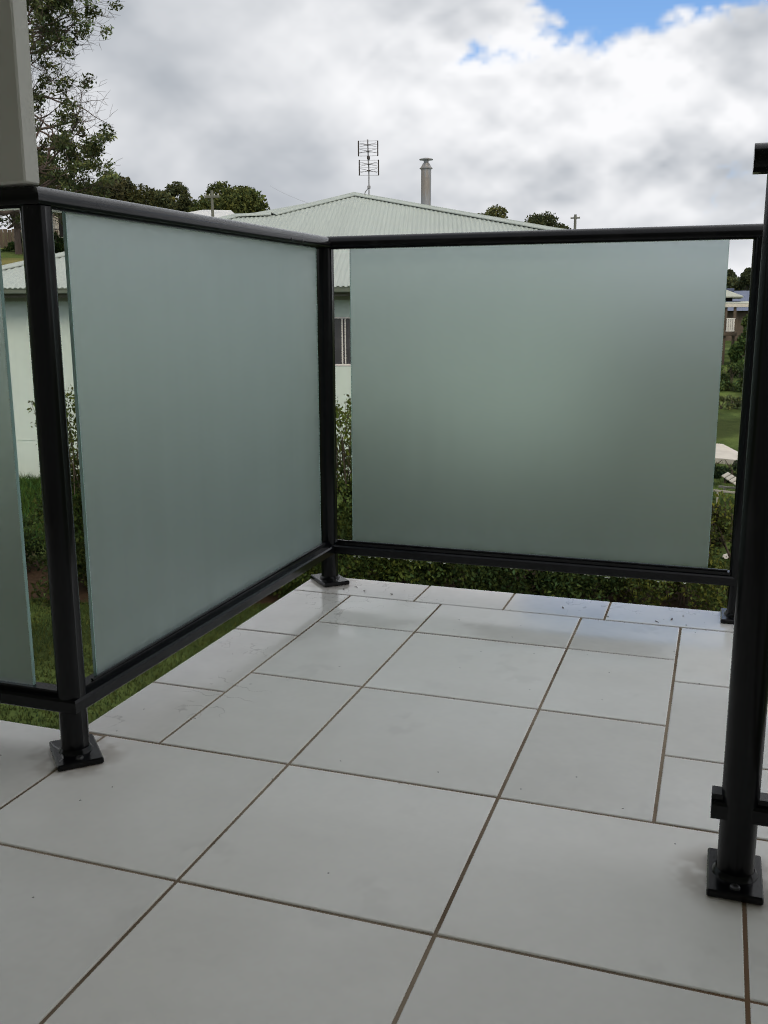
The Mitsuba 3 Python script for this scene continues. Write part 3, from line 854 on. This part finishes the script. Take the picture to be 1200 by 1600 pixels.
# hedge below the balcony, five bushes side by side
def bush(name, label, u, n, width, depth, height, seed, color, sprigs=0, sprig_h=0.5, leaf=0.045, per=1500, catg='bush', group=None, frame=HM, base=None, dens=1.0):
    rng = np.random.default_rng(seed)
    t = thing(name, label, catg, group)
    c0 = (frame @ np.array([u, n, 0, 1]))[:2]
    z0 = float(terrain(*c0)) if base is None else base
    cs, rs = [], []
    k = max(8, int(width * height * 34 * dens))
    for _ in range(k):
        a, b, h = rng.uniform(-0.5, 0.5), rng.uniform(-0.5, 0.5), (rng.random() ** 0.7 if rng.random() < 0.6 else 0.35 * rng.random())
        r = rng.uniform(0.16, 0.26) * min(1.0, height)
        q = frame @ np.array([u + a * width, n + b * depth * (1 - 0.35 * h), 0, 1])
        cs.append((q[0], q[1], z0 + 0.08 + h * max(0.05, height - r) * (1 - 0.14 * (2 * a) ** 2)))
        rs.append(r)
    cs, rs = np.array(cs), np.array(rs)
    p, idx = clump_points(cs, rs, per / 6, rng, 0.25, 0.9)
    col = tints(color, len(p), rng, idx, 0.35, 0.30, 0.25)
    wood = []
    if sprigs:
        extra = []
        for _ in range(sprigs):
            a, b = rng.uniform(-0.5, 0.5), rng.uniform(-0.4, 0.4)
            q = frame @ np.array([u + a * width, n + b * depth, 0, 1])
            h = sprig_h * rng.uniform(0.45, 1.0)
            s0 = np.array([q[0], q[1], z0 + height * 0.7])
            s1 = s0 + np.array([rng.normal(0, 0.10), rng.normal(0, 0.10), height * 0.3 + h])
            sm = (s0 + s1) / 2 + rng.normal(0, 0.03, 3)
            wood.append(tube([s0, sm, s1], [0.006, 0.005, 0.002], 4, cap=False))
            tt = np.sqrt(rng.random(int(60 * h / 0.5) + 14))[:, None] * 0.95 + 0.05
            pp_ = (1 - tt) ** 2 * s0 + 2 * tt * (1 - tt) * sm + tt ** 2 * s1
            extra.append(pp_ + rng.normal(0, 0.035, (len(tt), 3)))
        e = np.vstack(extra)
        p = np.vstack([p, e])
        col = np.vstack([col, tints(np.array(color) * [1.7, 1.6, 1.2], len(e), rng, None, 0.3)])
    v, f, c = leaves(p, leaf, rng, col, up=0.25, aspect=0.55)
    obj('foliage', trimesh.Trimesh(v, f, process=False), 'm_leaf', t, color=c)
    for _ in range(10):
        a = rng.uniform(-0.45, 0.45)
        q = frame @ np.array([u + a * width, n, 0, 1])
        wood.append(tube([(q[0], q[1], z0 - 0.05), (q[0] + rng.normal(0, 0.1), q[1], z0 + height * 0.45), (q[0] + rng.normal(0, 0.16), q[1] + rng.normal(0, 0.1), z0 + height * 0.85)], [0.018, 0.012, 0.005], 5, cap=False))
    obj('stem', cat(wood), 'm_bark', t, smooth=True, kind='stuff')
    return t


G = 'hedge bushes below the balcony'
bush('hedge_bush', 'low dark hedge bush left of the front-left black post', -5.3, 9.60, 2.0, 1.3, 0.95, 201, (0.018, 0.028, 0.011), group=G)
bush('hedge_bush', 'hedge bush with tall leafy sprigs just right of the front-left black post', -2.92, 9.60, 1.9, 1.3, 1.50, 202, (0.020, 0.029, 0.010), sprigs=90, sprig_h=0.62, group=G)
bush('hedge_bush', 'green hedge bush with sprigs in the gap behind the corner post', -1.05, 9.60, 2.2, 1.3, 1.62, 203, (0.026, 0.038, 0.011), sprigs=90, sprig_h=0.36, group=G)
bush('hedge_bush', 'dark hedge bush seen under the rail of the back panel', 0.95, 9.45, 2.2, 1.3, 1.42, 204, (0.018, 0.028, 0.010), sprigs=20, sprig_h=0.3, group=G)
bush('hedge_bush', 'yellow-green hedge bush in the gap beside the right post', 2.95, 9.25, 2.1, 1.3, 1.02, 205, (0.038, 0.048, 0.014), sprigs=30, sprig_h=0.15, group=G)

# bank of grass against the neighbour's wall, and the lawn below
rng = np.random.default_rng(31)


def grass(n, u0, u1, n0, n1, h, col):
    uu, nn = rng.uniform(u0, u1, n), rng.uniform(n0, n1, n)
    x, y = uu * HU[0] + nn * HN[0], uu * HU[1] + nn * HN[1]
    z = terrain(x, y)
    a = rng.uniform(0, 2 * np.pi, n)
    hh = h * rng.uniform(0.5, 1.3, n)
    w = 0.004 + 0.05 * hh
    b = np.stack([x, y, z - 0.005], 1)
    s = np.stack([np.cos(a), np.sin(a), 0 * a], 1) * w[:, None]
    tip = b + np.stack([rng.normal(0, 0.4, n) * hh, rng.normal(0, 0.4, n) * hh, hh], 1)
    v = np.stack([b - s, b + s, tip], 1).reshape(-1, 3)
    f = np.arange(3 * n).reshape(-1, 3)
    return v, f, np.repeat(tints(col, n, rng, None, 0.3, 0, 0.3), 3, 0)


V, F, CC, at = [], [], [], 0
for args in ((60000, -7.0, -0.5, 5.2, 9.1, 0.035, (0.028, 0.038, 0.012)), (16000, -7.5, -3.4, 10.7, 14.25, 0.12, (0.026, 0.050, 0.013)), (9000, 2.0, 7.0, 12.5, 20.0, 0.06, (0.030, 0.050, 0.013))):
    v, f, c = grass(*args)
    V.append(v), F.append(f + at), CC.append(c)
    at += len(v)
gk = obj('grass', trimesh.Trimesh(np.vstack(V), np.vstack(F), process=False), 'm_leaf', color=np.vstack(CC), kind='stuff')
labels[gk].update(label='short green lawn grass below the balcony and on the bank', category='grass')

# ------------------------------------------------------------------ garden on the right, beyond the hedge
IDN = np.eye(4)
zg = float(terrain(0.2, 20.5))
obj('path', hull([(x, y, z) for x, y in ((-1.6, 19.4), (0.75, 18.6), (0.14, 20.9), (-1.6, 21.2)) for z in (zg - 0.08, zg + 0.09)]), 'm_concrete', kind='structure')
bush('garden_shrub', 'dark leafy shrub on the lawn below the timber house in the right gap', 0.55, 33.0, 1.6, 1.2, 0.85, 223, (0.028, 0.042, 0.016), frame=IDN, catg='shrub', leaf=0.08, per=900)
bush('garden_shrub', 'low pale-flecked flower shrub in the middle of the right lawn', 0.25, 28.0, 0.9, 0.8, 0.40, 224, (0.060, 0.075, 0.035), frame=IDN, catg='shrub', leaf=0.07, per=900, dens=2.0)
bush('garden_shrub', 'dark round shrub in front of the pale paving in the right gap', 0.10, 16.7, 1.2, 0.9, 0.46, 221, (0.022, 0.036, 0.018), frame=IDN, catg='shrub', leaf=0.05)
bush('garden_shrub', 'low scruffy shrub below the white chair in the right gap', 0.15, 12.6, 1.3, 0.8, 0.42, 222, (0.040, 0.042, 0.022), frame=IDN, catg='shrub', leaf=0.05, dens=2.0)
ch = thing('sun_lounger', 'pale slatted garden lounger among the shrubs in the right gap', 'sun lounger')
cz = float(terrain(0.25, 15.0)) + 0.02
CM = trimesh.transformations.translation_matrix((0.47, 14.9, cz)) @ rotz(-14) @ np.diag([0.72, 0.72, 0.9, 1.0])
for sy in (-1, 1):
    obj('side_rail', xf(box(-0.62, 0.75, sy * 0.26 - 0.018, sy * 0.26 + 0.018, 0.19, 0.225, 0.006), CM), 'm_cream', ch)
    for x in (-0.5, 0.62):
        obj('leg', xf(box(x - 0.02, x + 0.02, sy * 0.26 - 0.016, sy * 0.26 + 0.016, 0.0, 0.19, 0.005), CM), 'm_cream', ch)
BKM = CM @ trimesh.transformations.translation_matrix((0.05, 0, 0.225)) @ trimesh.transformations.rotation_matrix(math.radians(24), [0, 1, 0])
for k in range(6):
    obj('slat', xf(box(-0.06 - 0.085 * k - 0.072, -0.06 - 0.085 * k, -0.25, 0.25, 0.0, 0.02, 0.005), BKM), 'm_cream', ch)
for k in range(8):
    obj('slat', xf(box(0.08 + 0.082 * k, 0.08 + 0.082 * k + 0.068, -0.25, 0.25, 0.226, 0.246, 0.005), CM), 'm_cream', ch)
rng = np.random.default_rng(8)
for x, y, s, lab in ((-0.05, 12.1, 0.07, 'small pale rock at the hedge, nearest the frosted panel'), (0.24, 11.7, 0.07, 'grey rock on the bed behind the yellow-green hedge bush')):
    p = rng.normal(0, 1, (26, 3))
    p /= np.linalg.norm(p, axis=1, keepdims=True)
    r_ = obj('rock', hull(p * s * [1.2, 1, 0.6] * rng.uniform(0.8, 1.1, (26, 1)) + [x, y, float(terrain(x, y)) + 0.3 * s]), 'm_concrete', smooth=30)
    labels[r_] = {'label': lab, 'category': 'rock'}

# timber house far right
th_ = thing('timber_house', 'brown timber house with white balcony railing in the right gap', 'house')
gz = float(terrain(-1, 45)) - 0.1
obj('wall', box(-5.0, -0.12, 45.6, 52, gz, 1.15, 0.02), 'm_timber', th_)
obj('roof', hull([(-5.5, 44.6, 1.32), (0.72, 44.6, 1.30), (0.72, 52.5, 1.30), (-5.5, 52.5, 1.32), (-2.4, 47.6, 2.55), (-3.4, 50, 2.55), (-5.5, 44.6, 1.27), (0.72, 44.6, 1.25), (0.72, 52.5, 1.25), (-5.5, 52.5, 1.27)]), 'm_roof_pale', th_)
w_ = obj('window', cat([box(-0.60, 0.30, 45.52, 45.595, 1.10, 1.24, 0.01)]), 'm_dark', th_)
obj('sill', box(-0.7, 0.36, 45.40, 45.50, 1.02, 1.09, 0.01), 'm_white', th_)
obj('fascia', box(-5.5, 0.95, 43.9, 44.05, 0.84, 1.00, 0.01), 'm_white_wall', th_)
obj('verandah_roof', hull([(-5.5, 43.9, 0.98), (0.95, 43.9, 0.98), (0.95, 45.5, 1.06), (-5.5, 45.5, 1.06), (-5.5, 43.9, 1.01), (0.95, 43.9, 1.01), (0.95, 45.5, 1.09), (-5.5, 45.5, 1.09)]), 'm_roof_pale', th_)
for x in (-4.6, -2.4, 0.06, 0.42):
    obj('verandah_post', box(x - 0.06, x + 0.06, 44.0, 44.12, gz, 0.84, 0.01), 'm_timber', th_)
rl = obj('railing', box(0.10, 0.45, 43.92, 43.99, 0.36, 0.40, 0.006), 'm_white', th_)
obj('bottom_bar', box(0.10, 0.45, 43.92, 43.99, -0.16, -0.11, 0.006), 'm_white', rl)
for k in range(4):
    obj('picket', box(0.115 + 0.084 * k, 0.115 + 0.084 * k + 0.070, 43.93, 43.965, -0.11, 0.36, 0.006), 'm_white', rl)
obj('deck', box(-5.2, 0.55, 43.9, 45.6, -0.34, -0.20, 0.01), 'm_timber', th_)
bh = thing('blue_roof_house', 'house with a wide blue roof behind the timber house', 'house')
obj('roof', hull([(-3, 66, 0.62), (3.5, 66, 0.62), (3.5, 73, 1.95), (-3, 73, 1.95), (-3, 80, 0.62), (3.5, 80, 0.62)]), 'm_roof_blue', bh)
obj('wall', box(-2.6, 3.2, 66.5, 79.5, -1.5, 0.61, 0.02), 'm_timber', bh)
obj('ridge_capping', box(-3.0, 0.55, 72.7, 73.3, 1.90, 2.12, 0.03), 'm_roof_blue', bh)

# roofs and pole on the rise
wh = thing('white_roof_house', 'house with a low white hip roof below the row of trees', 'house')
zb_ = 5.05
obj('roof', hull([(-27.2, 42.4, zb_), (-22.55, 44.6, zb_), (-24.5, 49.0, zb_), (-29.0, 47.0, zb_), (-25.15, 45.2, 5.74), (-23.9, 45.8, 5.74), (-24.8, 46.9, 5.74), (-26.0, 46.4, 5.74)]), 'm_roof_white', wh)
obj('wall', hull([(x, y, z) for x, y in ((-26.8, 42.9), (-22.9, 44.8), (-24.6, 48.5), (-28.6, 46.7)) for z in (2.2, zb_ - 0.02)]), 'm_white_wall', wh)
wh2 = thing('white_roof_house', 'small flat white roof just left of the green roof', 'house')
obj('roof', hull([(x, y, z) for x, y in ((-23.3, 46.5), (-22.1, 47.1), (-23.0, 49.0), (-24.4, 48.4)) for z in (5.43, 5.55)]), 'm_roof_white', wh2)
obj('wall', hull([(x, y, z) for x, y in ((-23.2, 46.7), (-22.3, 47.2), (-23.1, 48.8), (-24.2, 48.3)) for z in (2.2, 5.42)]), 'm_white_wall', wh2)


def pole(label, x, y, ztop, r=0.11, arm=0.55, wire=True):
    t = thing('power_pole', label, 'power pole')
    zb0 = float(terrain(x, y)) - 0.2
    obj('pole', tube([(x, y, zb0), (x, y, (zb0 + ztop) / 2), (x, y, ztop)], [r * 1.25, r * 1.1, r], 10), 'm_pole', t, smooth=40)
    c = obj('crossarm', box(x - arm, x + arm, y - 0.06, y + 0.06, ztop - 0.32, ztop - 0.21, 0.01), 'm_pole', t)
    for s in (-0.9, -0.35, 0.35, 0.9):
        obj('insulator', xf(lathe([(0.015, 0), (0.025, 0.02), (0.018, 0.045), (0.022, 0.06), (0.001, 0.07)], 10), trimesh.transformations.translation_matrix((x + s * arm, y, ztop - 0.21))), 'm_white', c, smooth=True)
    return t


pole('grey wooden power pole with crossarm before the broad tree on the rise', -21.51, 39.53, 5.92, 0.06, 0.34)
pole('small dark power pole alone on the skyline to the right', -11.43, 79.2, 7.95, 0.10, 0.36)
a0, a1 = np.array([-22.0, 46.5, 6.9]), np.array([-6.9, 20.5, 2.62])
s = np.linspace(0, 1, 24)[:, None]
wk = obj('power_line', tube(a0 * (1 - s) + a1 * s - np.array([0, 0, 0.5]) * (4 * s * (1 - s)) * 0.35, 0.004, 5), 'm_alu', smooth=True)
labels[wk] = {'label': 'thin overhead wire running down to the green roof', 'category': 'power line'}

rh = thing('red_roof_house', 'house with a red tiled roof on the skyline beside the spreading tree', 'house')
obj('roof', hull([(-19.2, 87.2, 7.3), (-14.9, 88.0, 7.3), (-15.4, 93, 7.3), (-19.7, 92, 7.3), (-18.1, 89.6, 8.25), (-16.6, 90.0, 8.25)]), 'm_roof_red', rh)
obj('wall', hull([(x, y, z) for x, y in ((-18.9, 87.6), (-15.2, 88.3), (-15.7, 92.6), (-19.3, 91.8)) for z in (2.0, 7.08)]), 'm_white_wall', rh)

# white house and garden on the hill at far left
lh = thing('white_house', 'cream white house with a dark window between the front-left post and the glass', 'house')
LM = trimesh.transformations.translation_matrix((-33.3, 43.8, 0)) @ rotz(37)
obj('wall', xf(box(-0.9, 1.9, 0.0, 5.0, 2.5, 5.95, 0.02), LM), 'm_white_wall', lh)
obj('roof', xf(box(-1.1, 2.1, -0.3, 5.2, 5.96, 6.1, 0.03), LM), 'm_roof_pale', lh)
lw = obj('window', xf(box(0.42, 1.5, -0.03, 0.05, 4.55, 5.80, 0.01), LM), 'm_dark', lh)
obj('sill', xf(box(0.38, 1.54, -0.08, -0.035, 4.48, 4.55, 0.01), LM), 'm_white', lw)
rail = obj('railing', xf(cat([box(-1.0, 1.5, -0.9, -0.86, 4.85, 4.90, 0.005), box(-0.72, -0.66, -0.9, -0.84, 3.6, 5.1, 0.005)]), LM), 'm_dark', lh)
bush('garden_shrub', 'red-brown clipped shrub before the cream white house', -33.0, 42.3, 2.6, 1.0, 0.75, 231, (0.055, 0.035, 0.022), frame=IDN, catg='shrub', leaf=0.09, per=900)
bush('garden_shrub', 'dark green shrub on the lawn below the cream white house', -29.8, 38.5, 3.0, 1.2, 0.9, 232, (0.022, 0.038, 0.012), frame=IDN, catg='shrub', leaf=0.09, per=900)
fe = thing('garden_fence', 'dark weathered paling fence at the top of the lawn, far left', 'fence')
F0, F1 = np.array([-37.5, 38.2]), np.array([-31.0, 41.6])
L_ = np.linalg.norm(F1 - F0)
fd = (F1 - F0) / L_
FM = np.eye(4)
FM[:2, 0], FM[:2, 1], FM[:2, 3] = fd, [-fd[1], fd[0]], F0
fzb = float(terrain(*((F0 + F1) / 2))) - 0.1
for k in range(int(L_ / 0.2)):
    obj('paling', xf(box(0.2 * k, 0.2 * k + 0.185, 0, 0.025, fzb, fzb + 0.95 + 0.03 * math.sin(k * 2.3), 0.004), FM), 'm_timber', fe)
crown_tree('tree', 'dark tree with sky in its gaps between the frame edge and the front-left post', -32.6, 42.0, 3.4, 4.2, 151, (0.030, 0.036, 0.020), per=420, n_clumps=12, leaf=0.16, open_=0.9, low=0.3)

for k in list(labels):
    labels[k] = {a: b for a, b in labels[k].items() if b}
